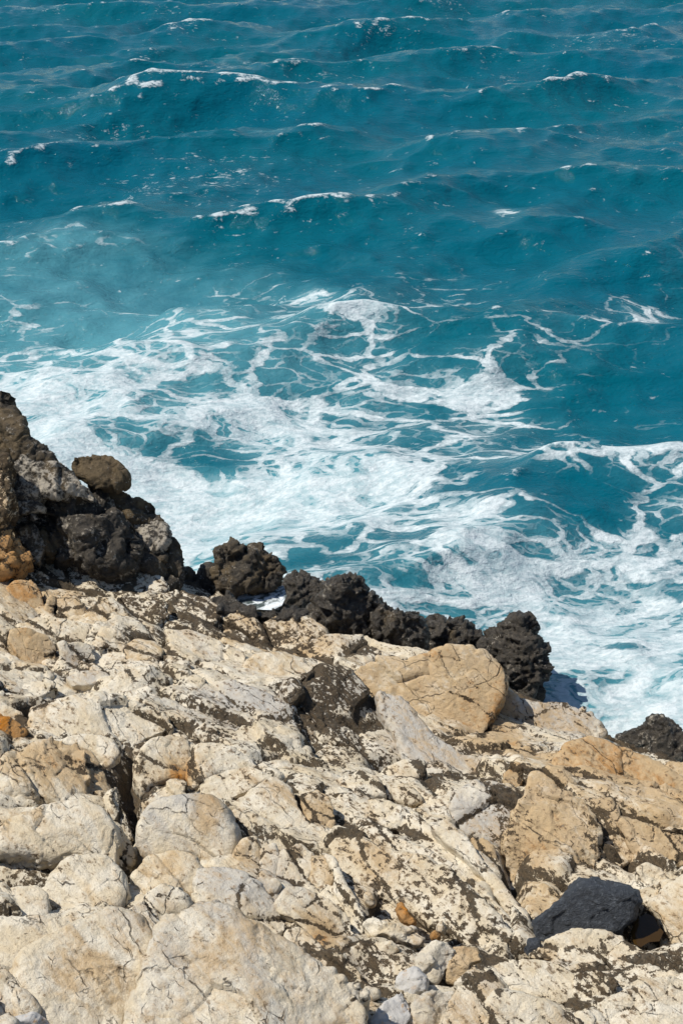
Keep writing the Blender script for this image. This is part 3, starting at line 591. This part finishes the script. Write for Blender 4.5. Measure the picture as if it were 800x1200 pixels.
L("mottled block between the brown stone and the dark diagonal slab", [(378, 1000), (390, 1004), (400, 1030), (416, 1056), (428, 1084), (422, 1098), (408, 1080), (400, 1060), (390, 1042), (396, 1026)], tilt=18, lean=-15, hf=.5)
# diagonal spines
L("broad diagonal slab with black-mottled lower face", [(386, 992), (396, 976), (420, 984), (456, 1004), (492, 1010), (530, 1030), (560, 1056), (582, 1080), (597, 1098), (590, 1113), (560, 1110), (528, 1096), (500, 1080), (478, 1062), (456, 1046), (434, 1052), (414, 1044), (396, 1014)], tilt=18, lean=-10, hf=.45, lic=.10)
L("thin diagonal rib above the broad black-mottled slab", [(420, 962), (436, 962), (470, 982), (506, 998), (540, 1018), (570, 1044), (592, 1074), (600, 1096), (588, 1090), (560, 1058), (526, 1030), (490, 1008), (452, 1000), (428, 982)], tilt=16, lean=-8, hf=.6, lic=.06)
L("middle diagonal rib flecked with black", [(432, 934), (452, 938), (482, 956), (508, 974), (538, 996), (552, 1018), (536, 1014), (506, 994), (474, 978), (446, 962)], tilt=16, lean=-8, hf=.6, lic=.1)
L("short diagonal rib ending at the dark crack", [(505, 964), (524, 962), (546, 985), (566, 1010), (590, 1040), (614, 1070), (626, 1098), (612, 1094), (594, 1066), (570, 1036), (544, 1004), (522, 984)], tilt=18, lean=-8, hf=.55, gry=.15)
L("low cream block above the diagonal ribs", [(400, 912), (420, 904), (440, 912), (450, 930), (432, 932), (424, 948), (406, 938)], tilt=15, hf=.5)
L("cream tongue pointing under the dark slope", [(432, 916), (452, 900), (474, 892), (494, 896), (496, 908), (470, 914), (450, 922)], tilt=18, hf=.5, och=.05)
L("small tan wedge above the dark wet hollow", [(460, 924), (474, 918), (488, 928), (494, 938), (478, 942), (466, 936)], tilt=20, hf=.6)
L("flat block at the right rim of the dark wet hollow", [(504, 938), (520, 934), (536, 938), (536, 958), (520, 962), (508, 952)], tilt=14, hf=.5)
L("grey-bellied block left of the ochre cubic boulder", [(536, 932), (558, 922), (584, 926), (603, 936), (602, 952), (592, 978), (586, 990), (568, 982), (550, 976), (538, 964), (533, 948)], tilt=22, hf=.5, gry=.3)
L("small tan leaf-shaped stone in the crack below the grey-bellied block", [(553, 984), (565, 982), (578, 992), (584, 1010), (570, 1006), (558, 995)], tilt=28, och=.4, hf=.6, lic=-.2)
L("small rusty brown block under the tan ridge", [(588, 906), (598, 898), (608, 900), (614, 914), (606, 924), (592, 920)], tilt=25, och=.45, hf=.6)
# right
L("big cubic boulder with grey top and ochre front", [(597, 985), (604, 955), (618, 932), (640, 928), (668, 936), (686, 952), (696, 978), (698, 1004), (688, 1020), (668, 1032), (656, 1052), (640, 1056), (620, 1046), (604, 1026), (596, 1004)], tilt=34, hf=.45, och=.22, lic=-.08, fac=3, steep=.8, style='smooth')
L("small tan block behind the cubic boulder", [(618, 926), (622, 906), (644, 902), (664, 910), (672, 924), (660, 934), (640, 926)], tilt=22, hf=.55, och=.25)
L("tan block with a dark Y-shaped scar on the skyline", [(650, 896), (664, 876), (690, 865), (706, 868), (726, 876), (720, 905), (716, 930), (700, 934), (678, 922), (664, 912)], tilt=24, hf=.5, och=.28, lic=.02)
L("lichen-blotched wedge between the cubic and the great tan block", [(676, 936), (700, 938), (718, 936), (726, 962), (734, 984), (738, 1006), (722, 1016), (704, 1012), (700, 984), (690, 956)], tilt=20, hf=.45, lic=.25)
L("great tan block at the right edge above the surf", [(720, 882), (732, 878), (752, 888), (775, 902), (795, 914), (850, 935), (850, 975), (790, 968), (750, 962), (730, 958), (722, 920)], tilt=32, hf=.4, och=.24, lic=-.15, amp=.8, fac=2, style='smooth')
L("speckled face block under the great tan block", [(728, 962), (760, 966), (800, 974), (850, 980), (850, 1022), (800, 1014), (772, 1014), (752, 1010), (738, 990)], tilt=38, hf=.4, och=.14, fac=2)
L("small brown block behind the great tan block at the edge", [(780, 902), (788, 896), (850, 905), (850, 935), (800, 916)], tilt=30, hf=.5, och=.3)
L("rounded cream stone above the slate boulder's right shoulder", [(743, 1020), (756, 1012), (774, 1020), (780, 1036), (768, 1048), (752, 1044), (744, 1034)], tilt=30, hf=.8, lic=-.05)
L("small cream block at the right edge beside the rounded cream stone", [(782, 1024), (800, 1016), (850, 1018), (850, 1040), (802, 1038), (786, 1042)], tilt=28, hf=.6)
L("tall cream block at the right edge over the brown pool", [(764, 1062), (776, 1048), (800, 1036), (850, 1036), (850, 1115), (800, 1110), (780, 1104), (778, 1080)], tilt=28, hf=.5, och=.08)
L("arched cream ridge in front of the slate boulder", [(622, 1120), (642, 1102), (672, 1093), (706, 1092), (728, 1100), (730, 1116), (712, 1126), (694, 1134), (666, 1128), (644, 1122)], tilt=26, hf=.6, lic=-.08)
L("sloping cream spur right of the arched ridge", [(730, 1102), (744, 1110), (760, 1126), (772, 1146), (754, 1152), (732, 1148), (722, 1134), (716, 1122)], tilt=24, hf=.6, lic=.02)
L("mottled cream block below the arched ridge", [(572, 1134), (600, 1126), (636, 1126), (662, 1136), (680, 1150), (668, 1172), (644, 1180), (612, 1168), (586, 1156)], tilt=20, hf=.5, lic=.05)
L("dark streaked hollow-faced block under the arched ridge", [(676, 1140), (700, 1138), (722, 1148), (718, 1172), (700, 1186), (680, 1178), (672, 1164)], tilt=35, hf=.35, lic=.3)
L("speckled slab filling the bottom right corner", [(722, 1168), (750, 1154), (780, 1150), (850, 1150), (850, 1225), (690, 1225), (684, 1198), (704, 1184)], up=.08, tilt=14, hf=.4, lic=.06)
L("long low strip of cream rock at the bottom edge", [(584, 1170), (606, 1174), (640, 1184), (676, 1198), (690, 1225), (575, 1225), (570, 1196)], up=.1, tilt=18, hf=.45, lic=.06)
L("small cream block between the brown pool and the corner slab", [(764, 1120), (790, 1110), (850, 1112), (850, 1146), (788, 1146), (772, 1136)], tilt=18, hf=.5, lic=.03)
L("splintered whitish block with rusty crest at the bottom", [(536, 1152), (556, 1138), (572, 1150), (584, 1166), (572, 1194), (560, 1225), (500, 1225), (520, 1200)], up=.1, tilt=24, hf=.5, och=.2, gry=.2)
# bottom left
L("giant pale boulder at the bottom, largest of all", [(152, 1225), (168, 1165), (180, 1125), (196, 1098), (218, 1078), (244, 1070), (272, 1076), (302, 1092), (332, 1110), (356, 1132), (390, 1152), (420, 1166), (412, 1182), (370, 1200), (340, 1225)], up=.22, tilt=24, hf=.75, rnd=.8, lic=-.2, gry=.12, fac=2, style='smooth')
L("large rounded white boulder with brown scar at lower left", [(24, 1140), (34, 1122), (60, 1106), (95, 1090), (130, 1080), (154, 1084), (168, 1108), (171, 1138), (160, 1166), (146, 1188), (134, 1225), (80, 1225), (48, 1196), (30, 1168)], up=.05, tilt=24, hf=.95, rnd=.8, lic=-.25, fac=3, style='smooth')
L("pale knob squeezed between the two largest boulders", [(148, 1076), (164, 1062), (180, 1066), (189, 1090), (184, 1114), (174, 1120), (162, 1100)], up=.08, tilt=24, lean=12, hf=.7, lic=-.15)
L("white block below the dark hollow with a thin brown crack", [(58, 1030), (76, 1012), (104, 1004), (128, 1010), (142, 1026), (146, 1048), (138, 1068), (114, 1072), (84, 1082), (62, 1074), (54, 1052)], tilt=22, hf=.8, rnd=.7, lic=-.15, style='smooth')
L("flat pinkish-white slab at the left edge under the dark hollow", [(-50, 1052), (10, 1043), (40, 1040), (54, 1048), (56, 1070), (30, 1076), (0, 1076), (-50, 1082)], tilt=16, hf=.45, lic=-.2, style='smooth')
L("long white slab above the scarred boulder", [(-50, 1086), (10, 1078), (54, 1078), (86, 1084), (112, 1084), (84, 1094), (50, 1112), (24, 1134), (0, 1132), (-50, 1128)], tilt=18, hf=.45, lic=-.2, style='smooth')
L("cream stone wedged at the left edge by the scarred boulder", [(-50, 1148), (2, 1144), (18, 1160), (20, 1190), (-50, 1194)], up=.08, tilt=22, hf=.5, lic=-.15)
L("small yellowish stone at the foot of the scarred boulder", [(20, 1162), (30, 1164), (44, 1184), (40, 1194), (22, 1192)], up=.08, tilt=28, hf=.5, lic=-.2, och=.12)
L("small triangular cream block right of the giant boulder's base", [(360, 1225), (372, 1200), (396, 1180), (414, 1172), (426, 1186), (420, 1225)], up=.1, tilt=22, hf=.6, lic=-.1)
# loose stones
def G(label, poly, m="lime", **k):
    k['up'] = k.get('up', 0) - .045; d = dict(style="stone", tilt=40, hf=.8, back=.15, lic=-.4, jag=.03, fac=4, steep=.8); d.update(k); return rock("stone", label, "stone", GL, m, poly, **d)
rock("slate_boulder", "blue-black slate boulder wedged among the cream rocks", "boulder", None, "slate", [(625, 1078), (640, 1066), (655, 1058), (662, 1045), (675, 1032), (690, 1027), (710, 1032), (735, 1036), (748, 1045), (750, 1058), (742, 1080), (728, 1094), (700, 1098), (680, 1102), (655, 1104), (632, 1108), (625, 1092)], style="stone", tilt=46, hf=.7, back=.5, fac=2, steep=.35, rnd=.85, up=.12, amp=.55, jag=.02)
G("small dark slate stone beside the blue-black boulder", [(612, 1112), (619, 1098), (632, 1099), (634, 1112), (618, 1120)], m="slate")
G("bright orange wedge stone in the black-mottled hollow", [(463, 1062), (469, 1057), (480, 1070), (488, 1078), (484, 1085), (470, 1079)], och=1.0, up=.06)
G("rust-red stone beside the little cream one", [(503, 1092), (511, 1087), (519, 1097), (513, 1104), (505, 1101)], och=1.1, up=.06)
G("little cream stone perched by the rust-red one", [(511, 1083), (519, 1079), (523, 1088), (517, 1095), (512, 1092)], up=.08)
G("white squarish stone in the dark muddy hollow", [(431, 1108), (444, 1101), (460, 1100), (470, 1112), (460, 1121), (446, 1121)], up=.03)
G("white bone-shaped strip of rock above the muddy hollow", [(424, 1084), (432, 1074), (448, 1080), (466, 1086), (486, 1086), (500, 1100), (490, 1108), (472, 1102), (450, 1096), (436, 1098)], up=.03, tilt=25)
G("pale grey stone against the ochre-fronted stone", [(488, 1118), (502, 1104), (524, 1102), (534, 1114), (524, 1136), (510, 1156), (496, 1150), (488, 1136)], gry=.35, up=.08)
G("grey stone with a bright ochre front", [(521, 1122), (534, 1108), (558, 1110), (566, 1124), (548, 1132), (547, 1146), (532, 1154), (520, 1150)], och=.50, gry=.2, up=.08)
G("blue-grey angular stone below the muddy hollow", [(462, 1152), (466, 1139), (488, 1132), (502, 1146), (500, 1164), (480, 1170), (464, 1164)], m="blue", up=.06)
G("blue-white shard at the bottom edge", [(428, 1196), (446, 1174), (470, 1162), (482, 1180), (474, 1225), (430, 1225)], m="blue", up=.04)
G("pale split stone under the grey pair", [(482, 1172), (504, 1160), (530, 1162), (540, 1174), (524, 1200), (500, 1222), (480, 1216), (476, 1190)], gry=.3, up=.04)
G("small white pebble left of the blue-grey stone", [(418, 1170), (428, 1158), (442, 1158), (445, 1170), (430, 1179)], up=.05)
G("grey stone at the bottom edge under the scarred boulder", [(2, 1200), (18, 1189), (40, 1186), (56, 1194), (74, 1225), (0, 1225)], m="blue", up=.1)
G("small tan fragment in the dark slot by the orange wedge", [(426, 1048), (434, 1046), (440, 1056), (434, 1062), (427, 1056)], och=.3, up=.04)


# ------------------------------------------------------------------ bedrock
DENTS = [(150, 905, 16, 26, .22), (150, 955, 10, 40, .35), (158, 1000, 9, 22, .35), (600, 1010, 9, 40, .2), (618, 1108, 18, 12, .25), (590, 1060, 8, 30, .15), (500, 1070, 45, 26, .14), (430, 1130, 46, 24, .15), (25, 1020, 40, 20, .18),
         (455, 890, 22, 14, .3), (470, 935, 30, 12, .15), (305, 965, 10, 40, .1), (183, 1085, 8, 20, .2), (735, 990, 10, 20, .15), (640, 1075, 20, 30, .1), (765, 1085, 22, 18, .18)]
def build_ground():
    ya = np.concatenate([np.arange(-6, 3.5, .12), np.arange(3.5, 18, .026), np.arange(18, 24, .2)])
    xa = np.concatenate([np.arange(-24, -6.2, .12), np.arange(-6.2, 6.2, .026), np.arange(6.2, 24, .12)])
    gx, gy = np.meshgrid(xa, ya); xy = np.stack([gx.ravel(), gy.ravel()], 1)
    z = np.concatenate([land_z(c) for c in np.array_split(xy, 40)])
    keep = z > -2.5
    p = np.c_[xy, z]
    out = np.clip((np.abs(p[:, 0]) / np.maximum(p[:, 1], 1) - .25) / .08, 0, 1); out = np.maximum(out, np.clip((5.2 - p[:, 1]) / .8, 0, 1))
    h, c = rough_limestone(p)
    f1, f2, off, hid = worley(fol(p + .2 * np.stack([perlin(p + 5), perlin(p + 31), perlin(p + 77)], 1)) * 1.1, True)
    big = .26 * (off * GR[hid]).sum(1) + .30 * (CELL[hid, 0] - .5) - .2 * (1 - sstep(0, .10, f2 - f1))
    z2 = z + h * (1.3 + out) + big * (.22 + .78 * out) - .03 * (1 - out)
    for px, py, rx, ry, dpt in DENTS:
        P = at_land(px, py); dd = np.linalg.norm(P - CAM); sn = max((CAM[2] - P[2]) / dd, .3)
        z2 -= dpt * np.exp(-((xy[:, 0] - P[0]) / (rx * dd / FPX)) ** 2 - ((xy[:, 1] - P[1]) / (ry * dd / FPX / sn)) ** 2)
    V = np.c_[xy, np.maximum(z2, -2.6)]
    s = -poly_sdf(xy, LAND)
    lic = blobs_at(V, "lichen") * .9 + .08 * (1 - out) + 1.2 * sstep(-.9, .1, s) + .02
    F = grid_faces(len(ya), len(xa)); F = F[keep[F].any(1)]
    used = np.unique(F); mp = np.full(len(V), -1); mp[used] = np.arange(len(used))
    o = new_mesh("ground", V[used], mp[F], M["lime"], dict(ochre=blobs_at(V, "ochre")[used], lichen=lic[used], grey=blobs_at(V, "grey")[used], crack=np.maximum(c, 1 - sstep(0, .1, f2 - f1))[used], wet=np.zeros(len(used))))
    o["kind"] = "structure"; o["label"] = "cracked limestone bedrock under and between the shore rocks"
build_ground()

# ------------------------------------------------------------------ sea
FOAM_ROWS = {220: "00000000000", 260: "00000001100", 300: "22100111100", 340: "21123222112", 380: "33333432231", 420: "34544433211", 460: "65555544211", 500: "99756544322",
             540: "99867655556", 580: "99988754445", 620: "99986566434", 660: "99875556545", 700: "99876556776", 740: "99888767887", 780: "88888776787", 820: "88888887887", 880: "99999999999"}
HOLES = [(120, 515, 60, 12, -.45), (270, 528, 60, 14, -.4), (190, 530, 40, 8, -.3), (250, 640, 30, 10, -.3), (470, 635, 50, 14, -.3), (350, 665, 60, 14, -.45), (650, 580, 90, 30, -.3), (700, 600, 40, 20, -.2), (560, 560, 40, 20, -.2),
         (350, 630, 40, 10, -.25), (480, 700, 30, 8, -.2), (720, 745, 50, 10, -.35), (600, 770, 40, 12, -.25), (690, 790, 40, 12, -.2), (360, 345, 30, 8, .5), (430, 390, 32, 10, .45), (690, 535, 90, 8, .25), (330, 560, 120, 14, .2),
         (430, 540, 60, 20, .2), (750, 365, 30, 14, .35), (595, 265, 22, 18, .35), (720, 215, 40, 6, .4), (600, 178, 60, 5, .4), (730, 650, 60, 20, .2), (560, 660, 50, 30, .2), (300, 590, 80, 20, .2), (60, 300, 90, 14, .12), (100, 175, 40, 14, .25), (200, 355, 70, 6, .3),
         (360, 105, 40, 6, .3), (280, 75, 30, 6, .25), (600, 44, 22, 4, .35), (60, 80, 60, 5, .2), (560, 460, 60, 5, .3), (640, 480, 70, 6, .2), (350, 172, 50, 3, .25), (300, 172, 30, 3, .25)]
def build_sea():
    dep = np.radians(np.concatenate([np.linspace(52, 34, 120)[:-1], np.linspace(34, 5, 860)[:-1], np.linspace(5, .15, 110)]))
    ya = CAM[2] / np.tan(dep); ta = np.concatenate([np.linspace(-1.2, -.36, 80)[:-1], np.linspace(-.36, .36, 620)[:-1], np.linspace(.36, 1.2, 80)])
    Y, T = np.meshgrid(ya, ta, indexing='ij'); X = T * np.maximum(Y, 9) * 1.0; X, Y = X.ravel(), Y.ravel()
    # foam maps sampled where each patch lies on the water
    rows = sorted(FOAM_ROWS); G = np.array([[int(c) for c in FOAM_ROWS[r]] for r in rows], float) / 9
    gy = np.array([at_z(400, r, 0)[1] for r in rows])
    depth = CAM[2] * math.sin(PITCH) + Y * math.cos(PITCH)
    D = np.zeros(len(X)); xi = np.clip((400 + X / depth * FPX) / 80, 0, 9.999)
    o = np.argsort(gy); yi = np.interp(Y, gy[o], np.arange(len(rows))[::-1][np.argsort(gy[o])][::1] if 0 else np.array(o, float))
    r0 = np.clip(np.floor(yi).astype(int), 0, len(rows) - 2); fr = yi - r0; c0 = np.floor(xi).astype(int); fc = xi - c0
    D = (G[r0, c0] * (1 - fc) + G[r0, c0 + 1] * fc) * (1 - fr) + (G[r0 + 1, c0] * (1 - fc) + G[r0 + 1, c0 + 1] * fc) * fr
    D *= (Y < gy.max())
    for px, py, rx, ry, s in HOLES:
        P = at_z(px, py, 0); dd = np.linalg.norm(P - CAM); sn = CAM[2] / dd
        D += s * np.exp(-((X - P[0]) / (rx * dd / FPX)) ** 2 - ((Y - P[1]) / (ry * dd / FPX / sn)) ** 2)
    milk = np.clip(D, 0, 1) * .62 + .3 * np.clip(D - .6, 0, 1) + .25 * sstep(2, -3, X) * np.clip(D, 0, 1); D = np.where(D > 0, .86 * D, D)
    for px, py, rx, ry, s in [(90, 330, 180, 60, .34), (250, 400, 200, 60, .2), (60, 420, 120, 40, .2)]:
        P = at_z(px, py, 0); dd = np.linalg.norm(P - CAM); sn = CAM[2] / dd
        milk += s * np.exp(-((X - P[0]) / (rx * dd / FPX)) ** 2 - ((Y - P[1]) / (ry * dd / FPX / sn)) ** 2)
    # a wind sea: long-crested swell plus shorter chop, sharpened crests
    rs = np.random.RandomState(11); dx = np.zeros_like(X); dy = np.zeros_like(X); dz = np.zeros_like(X); J = np.zeros_like(X)
    near = sstep(8, 16, Y); fade = lambda L: 1 - sstep(60 * L ** .5, 200 * L ** .5, Y)
    for i in range(70):
        L = 9.5 * (.5 / 9.5) ** ((i + rs.rand()) / 70); k = 2 * math.pi / L
        a = math.radians(-90 + 14 + rs.normal() * (18 + 48 * (i / 70)))
        A = .0105 * L ** 1.05 * rs.uniform(.4, 1.2) * (.78 if .5 < L < 3 else .95 if L < 5 else 1.15); A = min(A, .11)
        kx, ky = math.cos(a) * k, math.sin(a) * k; ph = kx * X + ky * Y + rs.uniform(0, 6.283)
        f = A * fade(L) * (.55 + .45 * near); c_, s_ = np.cos(ph), np.sin(ph)
        dz += f * c_; dx -= .75 * f * s_ * math.cos(a); dy -= .75 * f * s_ * math.sin(a); J += f * k * c_
    # a few larger swells standing up where the photo shows them
    for px, py, A, la, lc, tl in [(690, 222, .55, 5.5, 1.5, .10), (585, 190, .45, 5.0, 1.5, -.05), (745, 325, .55, 4.2, 1.2, .35), (590, 275, .35, 3.5, 1.1, .15), (120, 358, .32, 4.5, 1.0, 0.0), (385, 338, .40, 2.6, .9, -.1),
                                  (300, 262, .30, 6, 1.4, .1), (60, 215, .40, 6, 1.8, .1), (330, 120, .45, 8, 2.2, .0), (440, 395, .26, 2.0, .7, .1), (600, 540, .22, 3.0, .9, .2), (110, 130, .4, 8, 2.2, .1)]:
        P = at_z(px, py, 0); u_ = (X - P[0]) * math.cos(tl) + (Y - P[1]) * math.sin(tl); v_ = -(X - P[0]) * math.sin(tl) + (Y - P[1]) * math.cos(tl) + .25 * np.sin(u_ * .9)
        v2 = np.where(v_ < 0, v_ / (lc * .62), v_ / (lc * 1.5)); g_ = np.exp(-(u_ / la) ** 2)
        dz += A * g_ / np.cosh(v2) ** 2; J += .42 * g_ * np.exp(-((v_ + .05) / (.28 * lc)) ** 2); dy -= .25 * A * g_ / np.cosh(v2) ** 2
    cap = sstep(.40, .95, J) * sstep(5, 25, Y)
    V = np.c_[X + dx, Y + dy, dz]
    F = grid_faces(len(ya), len(ta))
    o = new_mesh("sea", V, F, M["sea"], dict(foam=np.clip(D, 0, 1.1), cap=cap * .9 * (1 - sstep(120, 300, Y)), milk=milk))
    o["kind"] = "structure"; o["label"] = "teal sea with white foam breaking against the rocks"
build_sea()

def pool(poly, z_lift, m, label):
    pts = np.array([at_land(*p) for p in poly]); z = pts[:, 2].mean() + z_lift
    V = [at_z(p[0], p[1], z) for p in poly]; me = bpy.data.meshes.new("pool_water")
    me.from_pydata([tuple(p) for p in V], [], [list(range(len(V)))]); me.materials.append(M[m])
    o = bpy.data.objects.new("pool_water", me); COL.objects.link(o); o["kind"] = "structure"; o["label"] = label
pool([(274, 700), (284, 690), (300, 692), (316, 690), (332, 686), (336, 698), (330, 710), (318, 715), (298, 714), (286, 708)], .52, "foampool", "foam-streaked pool in the dark reef ledge")
pool([(738, 1092), (745, 1078), (756, 1070), (766, 1074), (770, 1084), (777, 1092), (772, 1103), (760, 1104), (750, 1110), (742, 1106)], -.02, "brownpool", "brown pool beside the slate boulder")

bpy.data.objects.remove(REMESH_SCRATCH, do_unlink=True)
for me in list(bpy.data.meshes):
    if me.users == 0: bpy.data.meshes.remove(me)
